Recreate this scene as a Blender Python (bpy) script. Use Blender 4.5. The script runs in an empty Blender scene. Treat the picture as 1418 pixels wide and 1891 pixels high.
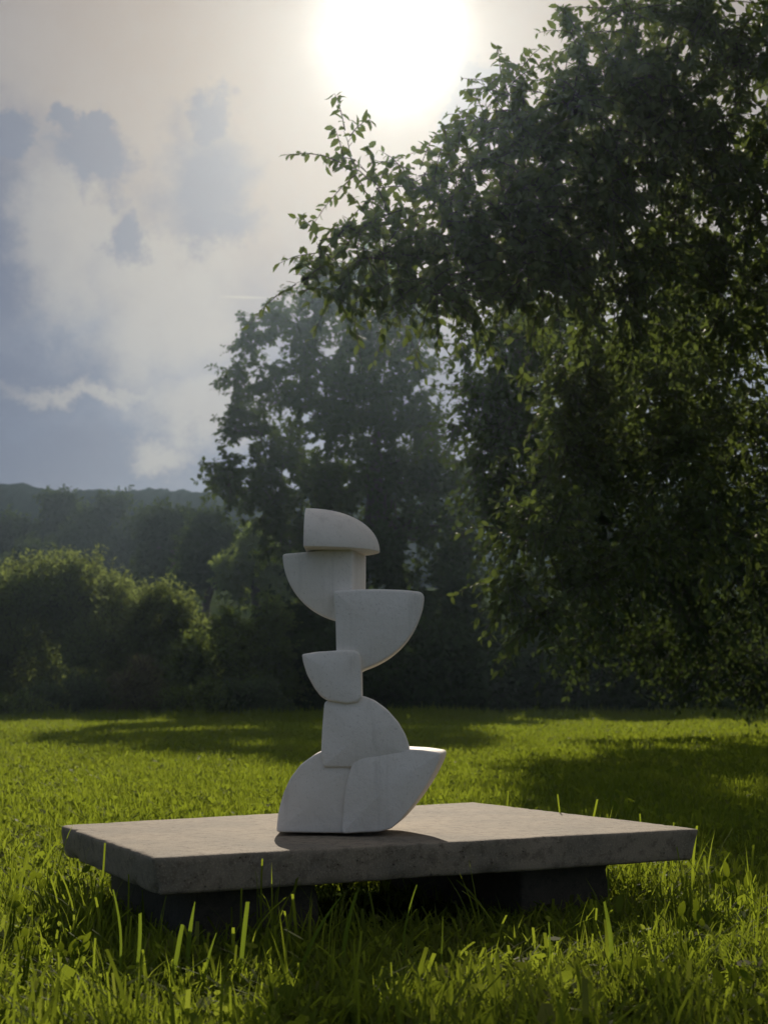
import bpy, bmesh, math, random
import numpy as np
from mathutils import Vector, Matrix, noise as mnoise

# ------------------------------------------------------------------ camera, sky, sun, exposure
sc = bpy.context.scene
FPX, CX, CY = 2600.0, 709.0, 945.5           # focal length and centre in photograph pixels
PITCH = math.atan((1305 - CY) / FPX)
CAM = Vector((0, 0, 0.52))
cam_d = bpy.data.cameras.new('camera'); cam = bpy.data.objects.new('camera', cam_d)
sc.collection.objects.link(cam); sc.camera = cam
cam.location = CAM; cam.rotation_euler = (math.pi / 2 + PITCH, 0, 0)
cam_d.sensor_fit = 'VERTICAL'; cam_d.sensor_height = 36; cam_d.lens = FPX / 1891 * 36
cam_d.clip_start = 0.02; cam_d.clip_end = 6000
cam_d.dof.use_dof = True; cam_d.dof.focus_distance = 3.5; cam_d.dof.aperture_fstop = 7.5

def ray(px, py):
    xc, yc = (px - CX) / FPX, -(py - CY) / FPX
    c, s = math.cos(PITCH), math.sin(PITCH)
    return Vector((xc, c - yc * s, s + yc * c))
def at(px, py, Y):
    d = ray(px, py); return CAM + d * (Y / d.y)
def on_z(px, py, z):
    d = ray(px, py); return CAM + d * ((z - CAM.z) / d.z)
def azel(px, py):
    d = ray(px, py).normalized(); return math.atan2(d.x, d.y), math.asin(d.z)
def lin(r, g, b):
    f = lambda c: (c / 255 / 12.92) if c / 255 <= 0.04045 else ((c / 255 + 0.055) / 1.055) ** 2.4
    return (f(r), f(g), f(b), 1)

SUN_DIR = ray(730, 62).normalized()
SUN_AZ, SUN_EL = math.atan2(SUN_DIR.x, SUN_DIR.y), math.asin(SUN_DIR.z)
sun_d = bpy.data.lights.new('sun', 'SUN'); sun_d.energy = 4.0; sun_d.angle = math.radians(0.6); sun_d.color = (1, 0.88, 0.72)
sun = bpy.data.objects.new('sun', sun_d); sc.collection.objects.link(sun)
sun.rotation_euler = SUN_DIR.to_track_quat('Z', 'Y').to_euler()

class NT:
    """small helper to wire node trees"""
    def __init__(s, tree): s.t = tree; s.n = tree.nodes; s.l = tree.links
    def new(s, typ, **kw):
        nd = s.n.new(typ)
        for k, v in kw.items(): setattr(nd, k, v)
        return nd
    def put(s, sock, v):
        if isinstance(v, bpy.types.NodeSocket): s.l.new(v, sock)
        else: sock.default_value = v
    def math(s, op, a, b=None, c=None, clamp=False):
        nd = s.new('ShaderNodeMath', operation=op, use_clamp=clamp)
        for i, v in enumerate((a, b, c)):
            if v is not None: s.put(nd.inputs[i], v)
        return nd.outputs[0]
    def mix(s, f, a, b, mode='MIX'):
        nd = s.new('ShaderNodeMix', data_type='RGBA', blend_type=mode)
        s.put(nd.inputs[0], f); s.put(nd.inputs[6], a); s.put(nd.inputs[7], b)
        return nd.outputs[2]
    def noise(s, vec, scale, detail=4, rough=0.55, col=False):
        nd = s.new('ShaderNodeTexNoise')
        if vec is not None: s.put(nd.inputs['Vector'], vec)
        nd.inputs['Scale'].default_value = scale; nd.inputs['Detail'].default_value = detail; nd.inputs['Roughness'].default_value = rough
        return nd.outputs[1] if col else nd.outputs[0]
    def ramp(s, f, lo, hi):
        nd = s.new('ShaderNodeMapRange', interpolation_type='SMOOTHSTEP')
        s.put(nd.inputs[0], f); nd.inputs[1].default_value = lo; nd.inputs[2].default_value = hi
        return nd.outputs[0]

def build_world():
    w = bpy.data.worlds.new('World'); sc.world = w; w.use_nodes = True
    T = NT(w.node_tree); T.n.clear()
    out = T.new('ShaderNodeOutputWorld'); bg = T.new('ShaderNodeBackground'); bg.inputs[1].default_value = 0.1
    T.l.new(bg.outputs[0], out.inputs[0])
    sky = T.new('ShaderNodeTexSky', sky_type='NISHITA', sun_disc=False)
    sky.sun_elevation = SUN_EL; sky.sun_rotation = SUN_AZ; sky.dust_density = 1.0
    tc = T.new('ShaderNodeTexCoord'); d = tc.outputs['Generated']
    nrm = T.new('ShaderNodeVectorMath', operation='NORMALIZE'); T.l.new(d, nrm.inputs[0]); d = nrm.outputs[0]
    sep = T.new('ShaderNodeSeparateXYZ'); T.l.new(d, sep.inputs[0])
    u = T.math('ARCTAN2', sep.outputs[0], sep.outputs[1]); v = T.math('ARCSINE', sep.outputs[2])
    # billowed edges: the cloud coordinates are pushed about by noise
    wob = T.noise(d, 13, 8, 0.66, col=True); ws = T.new('ShaderNodeSeparateColor'); T.l.new(wob, ws.inputs[0])
    uw = T.math('MULTIPLY_ADD', T.math('SUBTRACT', ws.outputs[0], 0.5), 0.10, u)
    vw = T.math('MULTIPLY_ADD', T.math('SUBTRACT', ws.outputs[1], 0.5), 0.115, v)
    fine = T.noise(d, 38, 5, 0.62)
    big = T.noise(d, 5.5, 5, 0.6)
    def blob(px, py, rx, ry, soft, uu=uw, vv=vw):
        a, e = azel(px, py)
        du = T.math('DIVIDE', T.math('SUBTRACT', uu, a), rx / FPX); dv = T.math('DIVIDE', T.math('SUBTRACT', vv, e), ry / FPX)
        r = T.math('SQRT', T.math('ADD', T.math('MULTIPLY', du, du), T.math('MULTIPLY', dv, dv)))
        r = T.math('ADD', r, T.math('MULTIPLY', T.math('SUBTRACT', fine, 0.5), 0.5))
        nd = T.new('ShaderNodeMapRange', interpolation_type='SMOOTHSTEP'); T.l.new(r, nd.inputs[0])
        nd.inputs[1].default_value = 1 + soft; nd.inputs[2].default_value = 1 - soft
        return nd.outputs[0]
    def union(ms):
        r = ms[0]
        for m in ms[1:]: r = T.math('MAXIMUM', r, m)
        return r
    # veil of thin cloud: blue-grey low down, warm cream higher up
    vv = T.math('ADD', v, T.math('MULTIPLY', T.math('SUBTRACT', big, 0.5), 0.30))
    vv = T.math('ADD', vv, T.math('MULTIPLY', T.math('MINIMUM', T.math('ADD', u, 0.0), 0.05), 0.25))
    e_lo, e_hi = azel(700, 960)[1], azel(700, 380)[1]
    dt = T.new('ShaderNodeVectorMath', operation='DOT_PRODUCT'); T.l.new(d, dt.inputs[0]); dt.inputs[1].default_value = SUN_DIR
    ang = T.math('ARCCOSINE', T.math('MINIMUM', dt.outputs['Value'], 0.999999))
    warm = T.mix(T.ramp(ang, 0.10, 0.36), lin(216, 186, 158), lin(186, 184, 186))
    base = T.mix(T.ramp(vv, e_lo, e_hi), lin(96, 134, 182), warm)
    base = T.mix(T.math('MULTIPLY', T.ramp(T.noise(d, 17, 6, 0.62), 0.35, 0.72), 0.30), base, lin(222, 212, 204))
    # towering dark clouds and shadowed banks
    bank = union([blob(-10, 470, 120, 200, .7), blob(10, 690, 200, 120, .7), blob(10, 830, 380, 110, .8), blob(930, 740, 260, 150, .5)])
    base = T.mix(T.math('MULTIPLY', bank, 0.95), base, lin(20, 74, 136))
    cream = union([blob(110, 430, 95, 120, .55), blob(300, 560, 140, 120, .6), blob(390, 735, 120, 60, .6), blob(180, 705, 120, 20, .9), blob(320, 815, 60, 30, .7)])
    base = T.mix(T.math('MULTIPLY', cream, 0.62), base, lin(228, 220, 208))
    dark = union([blob(165, 290, 78, 66, .34), blob(110, 225, 28, 36, .35), blob(160, 225, 32, 28, .35), blob(395, 215, 40, 42, .5), blob(380, 330, 92, 95, .6), blob(400, 410, 95, 48, .5),
                  blob(240, 440, 40, 60, .4), blob(15, 265, 45, 40, .3), blob(880, 190, 50, 60, .25), blob(830, 240, 40, 50, .3)])
    base = T.mix(T.math('MULTIPLY', dark, 0.85), base, lin(96, 118, 158))
    trail = blob(452, 549, 42, 2.2, .5, u, v)
    base = T.mix(T.math('MULTIPLY', trail, 0.6), base, lin(240, 225, 205))
    # aureole of the veiled sun
    dt = T.new('ShaderNodeVectorMath', operation='DOT_PRODUCT'); T.l.new(d, dt.inputs[0]); dt.inputs[1].default_value = SUN_DIR
    ang = T.math('ARCCOSINE', T.math('MINIMUM', dt.outputs['Value'], 0.999999))
    angn = T.math('ADD', ang, T.math('MULTIPLY', T.math('SUBTRACT', big, 0.5), 0.05))
    g1 = T.math('MULTIPLY', T.math('EXPONENT', T.math('MULTIPLY', T.math('POWER', T.math('DIVIDE', angn, 0.031), 2.0), -1.0)), 2.0)
    g2 = T.math('MULTIPLY', T.math('EXPONENT', T.math('DIVIDE', ang, -0.12)), 0.13)
    g1 = T.math('ADD', g1, T.math('MULTIPLY', T.math('EXPONENT', T.math('MULTIPLY', T.math('POWER', T.math('DIVIDE', angn, 0.085), 2.0), -1.0)), 0.22))
    core = T.new('ShaderNodeVectorMath', operation='SCALE'); core.inputs[0].default_value = (1, .95, .84); T.l.new(g1, core.inputs[3])
    halo = T.new('ShaderNodeVectorMath', operation='SCALE'); halo.inputs[0].default_value = (1, .74, .46); T.l.new(g2, halo.inputs[3])
    # 0.1 background strength: painted cloud radiance is carried at ten times its value
    up = T.new('ShaderNodeVectorMath', operation='SCALE'); T.l.new(T.mix(T.ramp(ang, 0.45, 2.0), base, T.mix(0.35, base, lin(150, 165, 190))), up.inputs[0])
    # sky gain: lowered round the sun, raised away from it to fill shaded sides
    back_lift = T.ramp(ang, 0.45, 2.0); near = T.math('EXPONENT', T.math('MULTIPLY', T.math('POWER', T.math('DIVIDE', ang, 0.2), 2.0), -1.0))
    T.put(up.inputs[3], T.math('MULTIPLY_ADD', near, -4.5 * SKY_GAIN, T.math('MULTIPLY_ADD', back_lift, 4.0 * SKY_GAIN, 10 * SKY_GAIN)))
    veil = T.mix(0.90, sky.outputs[0], up.outputs[0])
    add = T.new('ShaderNodeVectorMath', operation='ADD'); T.l.new(core.outputs[0], add.inputs[0]); T.l.new(halo.outputs[0], add.inputs[1])
    up2 = T.new('ShaderNodeVectorMath', operation='SCALE'); T.l.new(add.outputs[0], up2.inputs[0]); up2.inputs[3].default_value = 10
    tot = T.new('ShaderNodeVectorMath', operation='ADD'); T.l.new(veil, tot.inputs[0]); T.l.new(up2.outputs[0], tot.inputs[1])
    T.l.new(tot.outputs[0], bg.inputs[0])
    w.cycles.sampling_method = 'MANUAL'; w.cycles.sample_map_resolution = 1024
SKY_GAIN = 0.40
build_world()
vs = sc.view_settings
vs.view_transform = 'Standard'; vs.look = 'None'; vs.gamma = 1; vs.exposure = 0.15; vs.use_curve_mapping = False
cy = sc.cycles
cy.use_denoising = True
cy.max_bounces = 6; cy.diffuse_bounces = 3; cy.glossy_bounces = 2; cy.transmission_bounces = 3; cy.volume_bounces = 0; cy.transparent_max_bounces = 4
cy.sample_clamp_indirect = 4.0; cy.use_adaptive_sampling = True; cy.adaptive_threshold = 0.015

rng = np.random.default_rng(11); random.seed(11)

# ------------------------------------------------------------------ helpers
def tag(o, label=None, cat=None, group=None, kind=None):
    for k, v in (('label', label), ('category', cat), ('group', group), ('kind', kind)):
        if v: o[k] = v
    return o
def link(o, parent=None):
    sc.collection.objects.link(o); o.parent = parent; return o
def empty(name, loc):
    e = bpy.data.objects.new(name, None); e.location = loc; e.empty_display_size = .1; return link(e)
def mesh_np(name, verts, quads=None, tris=None, smooth=False):
    """mesh from numpy arrays, quads and tris may both be given"""
    me = bpy.data.meshes.new(name)
    verts = np.asarray(verts, np.float32); me.vertices.add(len(verts)); me.vertices.foreach_set('co', verts.ravel())
    loops, starts, tot = [], [], 0
    for f, k in ((quads, 4), (tris, 3)):
        if f is None or len(f) == 0: continue
        f = np.asarray(f, np.int32); loops.append(f.ravel()); starts.append(tot + np.arange(len(f)) * k); tot += f.size
    loops = np.concatenate(loops); starts = np.concatenate(starts).astype(np.int32)
    me.loops.add(len(loops)); me.loops.foreach_set('vertex_index', loops)
    me.polygons.add(len(starts)); me.polygons.foreach_set('loop_start', starts)
    if smooth: me.polygons.foreach_set('use_smooth', np.ones(len(starts), bool))
    me.update(calc_edges=True); me.validate(); return me
def obj(name, me, mat, parent=None, loc=None):
    o = bpy.data.objects.new(name, me)
    if mat and not me.materials: me.materials.append(mat)
    link(o, parent)
    if loc is not None: o.location = loc
    return o
def unit(a): return a / np.maximum(np.linalg.norm(a, axis=-1, keepdims=True), 1e-9)

# ------------------------------------------------------------------ materials
def principled(name):
    m = bpy.data.materials.new(name); m.use_nodes = True
    T = NT(m.node_tree); return m, T, T.n['Principled BSDF'], T.n['Material Output']

def leaf_mat(name, c1, c2, trans, t_amt=0.45, rough=0.5, c3=None, spec=0.0, patch=None):
    """foliage: diffuse front with light coming through the blade; colour varies leaf by leaf"""
    m, T, b, out = principled(name)
    g = T.new('ShaderNodeNewGeometry'); rnd = g.outputs['Random Per Island']
    col = T.mix(rnd, (*c1, 1), (*c2, 1))
    if c3:
        sel = T.ramp(T.math('FRACT', T.math('MULTIPLY', rnd, 17.3)), 0.86, 0.97); col = T.mix(sel, col, (*c3, 1))
    pn = T.noise(g.outputs['Position'], 1.3, 3); col = T.mix(T.math('MULTIPLY', pn, 0.5), col, T.mix(0.55, col, (*c1, 1)))
    if patch:
        bn = T.noise(g.outputs['Position'], 0.55, 5, 0.65); col = T.mix(T.math('MULTIPLY', T.ramp(bn, 0.46, 0.68), 0.55), col, (*patch, 1))
    T.l.new(col, b.inputs['Base Color']); b.inputs['Roughness'].default_value = rough; b.inputs['Specular IOR Level'].default_value = spec
    tr = T.new('ShaderNodeBsdfTranslucent'); tcol = T.mix(0.7, col, (*trans, 1)); T.l.new(tcol, tr.inputs[0])
    mx = T.new('ShaderNodeMixShader'); mx.inputs[0].default_value = t_amt
    T.l.new(b.outputs[0], mx.inputs[1]); T.l.new(tr.outputs[0], mx.inputs[2]); T.l.new(mx.outputs[0], out.inputs[0]); return m

def bark_mat(name, c):
    m, T, b, out = principled(name)
    g = T.new('ShaderNodeNewGeometry'); n = T.noise(g.outputs['Position'], 14, 6, 0.7)
    T.l.new(T.mix(n, tuple(x * .5 for x in c) + (1,), tuple(x * 1.3 for x in c) + (1,)), b.inputs['Base Color']); b.inputs['Roughness'].default_value = 0.9
    bp = T.new('ShaderNodeBump'); bp.inputs['Strength'].default_value = 0.6; bp.inputs['Distance'].default_value = 0.02; T.l.new(n, bp.inputs['Height']); T.l.new(bp.outputs[0], b.inputs['Normal']); return m

def stone_mat(name, c1, c2, c3, scale=1.0, bump=0.4, rough=0.85):
    m, T, b, out = principled(name)
    tc = T.new('ShaderNodeTexCoord'); p = tc.outputs['Object']
    n1 = T.noise(p, 5 * scale, 6, 0.62); n2 = T.noise(p, 42 * scale, 6, 0.65); n3 = T.noise(p, 210 * scale, 3, 0.6)
    col = T.mix(T.ramp(n1, 0.35, 0.68), (*c1, 1), (*c2, 1))
    vor = T.new('ShaderNodeTexVoronoi'); T.l.new(p, vor.inputs['Vector']); vor.inputs['Scale'].default_value = 95 * scale
    pit = T.math('MULTIPLY', T.ramp(vor.outputs['Distance'], 0.26, 0.08), T.ramp(n2, 0.5, 0.62))
    col = T.mix(T.math('MULTIPLY', T.ramp(n2, 0.46, 0.66), 0.7), col, (*c3, 1))
    col = T.mix(T.math('MULTIPLY', T.ramp(n3, 0.5, 0.72), 0.5), col, tuple(min(1, x * 1.5) for x in c1) + (1,))
    col = T.mix(T.math('MULTIPLY', pit, 0.7), col, tuple(x * .45 for x in c3) + (1,))
    T.l.new(col, b.inputs['Base Color']); b.inputs['Roughness'].default_value = rough; b.inputs['Specular IOR Level'].default_value = 0.3
    h = T.math('ADD', T.math('MULTIPLY', n2, 0.5), T.math('ADD', T.math('MULTIPLY', n3, 0.4), T.math('MULTIPLY', pit, -0.8)))
    bp = T.new('ShaderNodeBump'); bp.inputs['Strength'].default_value = bump; bp.inputs['Distance'].default_value = 0.004; T.l.new(h, bp.inputs['Height']); T.l.new(bp.outputs[0], b.inputs['Normal']); return m

def plaster_mat():
    m, T, b, out = principled('white_plaster')
    p = T.new('ShaderNodeTexCoord').outputs['Object']
    n1 = T.noise(p, 6, 5, 0.6); n2 = T.noise(p, 60, 5, 0.6); n3 = T.noise(p, 22, 4, 0.7)
    col = T.mix(T.ramp(n1, 0.3, 0.75), (0.85, 0.79, 0.70, 1), (0.76, 0.69, 0.58, 1))
    col = T.mix(T.math('MULTIPLY', T.ramp(n3, 0.6, 0.8), 0.3), col, (0.58, 0.52, 0.44, 1))
    mp = T.new('ShaderNodeMapping'); T.l.new(p, mp.inputs[0]); mp.inputs['Scale'].default_value = (26, 26, 2.2)
    st = T.noise(mp.outputs[0], 1.0, 5, 0.65); col = T.mix(T.math('MULTIPLY', T.ramp(st, 0.52, 0.74), 0.42), col, (0.47, 0.42, 0.34, 1))
    sp = T.noise(p, 170, 3, 0.6); col = T.mix(T.math('MULTIPLY', T.ramp(sp, 0.58, 0.7), 0.4), col, (0.50, 0.44, 0.36, 1))
    T.l.new(col, b.inputs['Base Color']); b.inputs['Roughness'].default_value = 0.7; b.inputs['Specular IOR Level'].default_value = 0.35
    bp = T.new('ShaderNodeBump'); bp.inputs['Strength'].default_value = 0.5; bp.inputs['Distance'].default_value = 0.003
    T.l.new(T.math('ADD', n2, T.math('MULTIPLY', n3, 1.5)), bp.inputs['Height']); T.l.new(bp.outputs[0], b.inputs['Normal']); return m

def ground_mat():
    m, T, b, out = principled('soil_and_turf')
    p = T.new('ShaderNodeNewGeometry').outputs['Position']
    n1 = T.noise(p, 0.35, 5, 0.6); n2 = T.noise(p, 9, 5, 0.65)
    col = T.mix(T.ramp(n1, 0.3, 0.7), (0.028, 0.048, 0.010, 1), (0.045, 0.062, 0.014, 1))
    col = T.mix(T.math('MULTIPLY', T.ramp(n2, 0.5, 0.72), 0.6), col, (0.040, 0.030, 0.016, 1))
    T.l.new(col, b.inputs['Base Color']); b.inputs['Roughness'].default_value = 0.95; b.inputs['Specular IOR Level'].default_value = 0; return m
def hill_mat():
    m, T, b, out = principled('forest_hill')
    p = T.new('ShaderNodeNewGeometry').outputs['Position']; n = T.noise(p, 0.35, 6, 0.7)
    T.l.new(T.mix(n, (0.014, 0.026, 0.028, 1), (0.032, 0.048, 0.044, 1)), b.inputs['Base Color']); b.inputs['Roughness'].default_value = 1; b.inputs['Specular IOR Level'].default_value = 0; return m

M = {
 'bark': bark_mat('grey_bark', (0.07, 0.055, 0.042)),
 'twig': bark_mat('brown_twig', (0.055, 0.04, 0.028)),
 'pear': leaf_mat('pear_leaf', (0.066, 0.094, 0.032), (0.096, 0.120, 0.040), (0.17, 0.23, 0.04), 0.42, .6, None, .12),
 'plum': leaf_mat('plum_leaf', (0.044, 0.068, 0.024), (0.064, 0.090, 0.030), (0.11, 0.16, 0.03), 0.32),
 'oak': leaf_mat('oak_leaf', (0.044, 0.066, 0.022), (0.066, 0.086, 0.028), (0.10, 0.15, 0.03), 0.36),
 'willow': leaf_mat('willow_leaf', (0.100, 0.128, 0.048), (0.125, 0.148, 0.060), (0.32, 0.40, 0.09), 0.55),
 'hazel': leaf_mat('hazel_leaf', (0.085, 0.120, 0.038), (0.112, 0.140, 0.048), (0.28, 0.37, 0.07), 0.54),
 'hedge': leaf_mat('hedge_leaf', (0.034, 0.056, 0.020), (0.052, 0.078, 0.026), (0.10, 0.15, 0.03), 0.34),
 'rust': leaf_mat('rusty_leaf', (0.122, 0.118, 0.066), (0.140, 0.128, 0.076), (0.34, 0.31, 0.13), 0.5),
 'grey': leaf_mat('grey_green_leaf', (0.070, 0.100, 0.048), (0.098, 0.124, 0.062), (0.20, 0.27, 0.09), 0.48),
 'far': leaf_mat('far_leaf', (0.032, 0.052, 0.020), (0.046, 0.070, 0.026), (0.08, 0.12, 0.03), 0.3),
 'grass': leaf_mat('grass_blade', (0.085, 0.120, 0.014), (0.120, 0.150, 0.020), (0.36, 0.45, 0.030), 0.57, 0.6, (0.16, 0.14, 0.06), .04, (0.150, 0.135, 0.035)),
 'broad': leaf_mat('broad_blade', (0.085, 0.145, 0.016), (0.110, 0.165, 0.020), (0.27, 0.36, 0.03), 0.50, 0.5),
 'weed': leaf_mat('weed_leaf', (0.085, 0.135, 0.012), (0.115, 0.160, 0.015), (0.28, 0.34, 0.018), 0.48, 0.5),
 'plaster': plaster_mat(),
 'slab': stone_mat('weathered_concrete', (0.29, 0.235, 0.165), (0.20, 0.170, 0.125), (0.13, 0.10, 0.07), 1.0, 0.9),
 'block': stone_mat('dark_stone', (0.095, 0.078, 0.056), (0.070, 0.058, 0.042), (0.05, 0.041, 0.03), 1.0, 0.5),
 'ground': ground_mat(), 'hill': hill_mat(),
}

# ------------------------------------------------------------------ ground and hills
def gz(x, y):
    """height of the ground: flat by the slab, a faint rise to the hedge, then climbing fields"""
    x = np.asarray(x, float); y = np.asarray(y, float)
    z = 0.0095 * np.clip(y - 3, 0, 25)
    t = np.clip((y - 30) / 48, 0, 1); z = z + 6.6 * t * t * (3 - 2 * t)
    z = z + 0.012 * np.sin(x * 1.7 + y * .6) * np.sin(y * 1.1 - x * .4) * np.clip((y - 4.5) / 4, 0, 1)
    return z
def build_ground():
    ys = np.unique(np.concatenate([np.linspace(-400, -10, 14), np.linspace(-10, 40, 140), np.linspace(40, 160, 40), np.geomspace(160, 3000, 30)]))
    xs = np.unique(np.concatenate([-np.geomspace(15, 2500, 30), np.linspace(-15, 15, 90), np.geomspace(15, 2500, 30)]))
    X, Y = np.meshgrid(xs, ys); Z = gz(X, Y)
    n, m = X.shape; i = np.arange(n * m).reshape(n, m)
    q = np.stack([i[:-1, :-1], i[:-1, 1:], i[1:, 1:], i[1:, :-1]], -1).reshape(-1, 4)
    tag(obj('ground', mesh_np('ground', np.stack([X, Y, Z], -1).reshape(-1, 3), q, smooth=True), M['ground']), kind='structure')
build_ground()

def build_hills():
    """two wooded ridges with a ragged tree-top skyline"""
    for k, (Y0, depth, prof) in enumerate(((104, 34, [(-500, 905), (-120, 880), (0, 893), (50, 898), (110, 907), (135, 911), (250, 908), (400, 910), (700, 900), (1100, 890), (1700, 905), (2400, 930)]),
                                           (86, 22, [(-700, 940), (-100, 925), (0, 932), (70, 960), (140, 985), (300, 1000), (700, 1010), (1400, 990), (2300, 960)]))):
        xs_px = np.arange(-700, 2400, 3.0); crest = np.interp(xs_px, [p[0] for p in prof], [p[1] for p in prof])
        rough = np.array([mnoise.fractal(Vector((x * .022, k * 9.1, 0)), 1.0, 2.0, 4) for x in xs_px]) * 7 + np.array([abs(mnoise.noise(Vector((x * .12, 3.3 + k, 0)))) for x in xs_px]) * -7
        rows = []
        for t in np.linspace(0, 1, 26):
            Yr = Y0 - depth * (1 - t); hump = math.sin(t * math.pi / 2) ** 1.3
            row = []
            for x_, c_, r_ in zip(xs_px, crest, rough):
                top = at(x_, c_ + r_ + 9, Y0); X = (x_ - CX) / FPX * Y0
                z0 = float(gz(X, Y0 - depth)) - 1
                b = (mnoise.noise(Vector((X * .8, Yr * .8, k))) * .45 + mnoise.noise(Vector((X * 2.1, Yr * 2.1, k))) * .25) * math.sin(t * math.pi)
                row.append((X, Yr, z0 + (top.z - z0) * hump + b))
            rows.append(row)
        rows.append([(p[0], p[1] + 40, p[2] - 14) for p in rows[-1]])
        V = np.array(rows); n, m = V.shape[:2]; i = np.arange(n * m).reshape(n, m)
        q = np.stack([i[:-1, :-1], i[:-1, 1:], i[1:, 1:], i[1:, :-1]], -1).reshape(-1, 4)
        tag(obj('hills', mesh_np('hills', V.reshape(-1, 3), q, smooth=True), M['hill']), kind='structure')
build_hills()

# ------------------------------------------------------------------ slab on two blocks
TOP = 0.22
def slab_corners():
    return [on_z(*p, TOP) for p in ((110, 1524), (284, 1584), (1290, 1530), (874, 1481))]   # left, near, right, back
def rough_block(name, top, bot, mat, parent, n=(28, 22, 5), amp=0.004, round_r=0.012, seed=0):
    """a six-sided block between two quads (numpy 4x3, same order), finely divided, edges worn and chipped"""
    nu, nv, nw = n; top = np.array(top, float); bot = np.array(bot, float)
    V, F, idx = [], [], {}
    def P(u, v, w):
        a = top[0] * (1-u)*(1-v) + top[1] * (1-u)*v + top[2] * u*v + top[3] * u*(1-v)
        b = bot[0] * (1-u)*(1-v) + bot[1] * (1-u)*v + bot[2] * u*v + bot[3] * u*(1-v)
        return b + (a - b) * w
    su = np.linalg.norm(top[2] - top[1]); sv = np.linalg.norm(top[1] - top[0]); sw = np.linalg.norm(top[0] - bot[0])
    cen = (top.mean(0) + bot.mean(0)) / 2
    # parameter values packed closer near the edges so the worn edge is round
    def pack(k, length):
        e = [0, .35 * round_r / length, round_r / length, 2 * round_r / length]
        if 2 * e[-1] > .9: return np.linspace(0, 1, k + 1)
        return np.concatenate([e, np.linspace(e[-1], 1 - e[-1], k)[1:-1], 1 - np.array(e[::-1])])
    U, Vv, Wv = pack(nu, su), pack(nv, sv), pack(nw, sw)
    def vid(i, j, k):
        if (i, j, k) in idx: return idx[(i, j, k)]
        u, v, w = U[i], Vv[j], Wv[k]; p = P(u, v, w)
        # rounding: pull towards the inner box, then push out by the radius
        dx = [min(u, 1-u) * su, min(v, 1-v) * sv, min(w, 1-w) * sw]
        near = [max(0, round_r - q) for q in dx]; L = math.sqrt(sum(q*q for q in near))
        if L > round_r and L > 0:
            au = (top[2]-top[1]) / su * (1 if u < .5 else -1); av = (top[1]-top[0]) / sv * (1 if v < .5 else -1); aw = (top[0]-bot[0]) / sw * (1 if w < .5 else -1)
            f = 1 - round_r / L
            p = p + (au * near[0] + av * near[1] + aw * near[2]) * f
        q = Vector(p) * 9 + Vector((seed * 7.7, 0, 0))
        nn = mnoise.fractal(q, 1, 2, 4); edge = sum(1 for t in dx if t < round_r * 1.5) >= 2
        chip = max(0, mnoise.noise(Vector(p) * 23 + Vector((seed, 5, 1))) - .18) * (0.022 if edge else 0)
        dirc = cen - p; dirc /= np.linalg.norm(dirc)
        p = p + dirc * chip + np.array([0, 0, 1]) * nn * amp * .6 + dirc * nn * amp * (1.0 if edge else .3)
        V.append(p); idx[(i, j, k)] = len(V) - 1; return idx[(i, j, k)]
    a, b, c = len(U)-1, len(Vv)-1, len(Wv)-1
    for i in range(a):
        for j in range(b):
            F.append((vid(i,j,c), vid(i,j+1,c), vid(i+1,j+1,c), vid(i+1,j,c))); F.append((vid(i,j,0), vid(i+1,j,0), vid(i+1,j+1,0), vid(i,j+1,0)))
    for i in range(a):
        for k in range(c):
            F.append((vid(i,0,k), vid(i,0,k+1), vid(i+1,0,k+1), vid(i+1,0,k))); F.append((vid(i,b,k), vid(i+1,b,k), vid(i+1,b,k+1), vid(i,b,k+1)))
    for j in range(b):
        for k in range(c):
            F.append((vid(0,j,k), vid(0,j+1,k), vid(0,j+1,k+1), vid(0,j,k+1))); F.append((vid(a,j,k), vid(a,j,k+1), vid(a,j+1,k+1), vid(a,j+1,k)))
    return obj(name, mesh_np(name, np.array(V), F, smooth=True), mat, parent)

A, B, C, D = slab_corners()
def build_slab():
    cen = (A + B + C + D) / 4; t = 0.077
    top = np.array([A, B, C, D]); bot = top.copy(); c = np.array(cen)
    for i in range(4):
        dv = c - bot[i]; dv[2] = 0; bot[i] += dv / np.linalg.norm(dv) * 0.018; bot[i][2] -= t
    s = rough_block('stone_slab', top, bot, M['slab'], None, (60, 46, 4), 0.0018, 0.008, 1)
    tag(s, 'thick weathered concrete slab lying low over the grass, carrying the white sculpture', 'stone slab')
    zt = TOP - t + 0.001
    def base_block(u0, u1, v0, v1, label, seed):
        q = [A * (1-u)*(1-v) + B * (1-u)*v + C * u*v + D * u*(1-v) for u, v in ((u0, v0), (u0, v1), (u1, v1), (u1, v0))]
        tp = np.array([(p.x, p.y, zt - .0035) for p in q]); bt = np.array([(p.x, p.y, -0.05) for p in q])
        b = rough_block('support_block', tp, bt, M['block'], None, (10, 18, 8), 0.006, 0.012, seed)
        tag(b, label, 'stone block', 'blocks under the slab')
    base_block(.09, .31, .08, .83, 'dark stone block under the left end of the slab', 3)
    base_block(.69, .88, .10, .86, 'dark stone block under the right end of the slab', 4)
build_slab()

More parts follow.
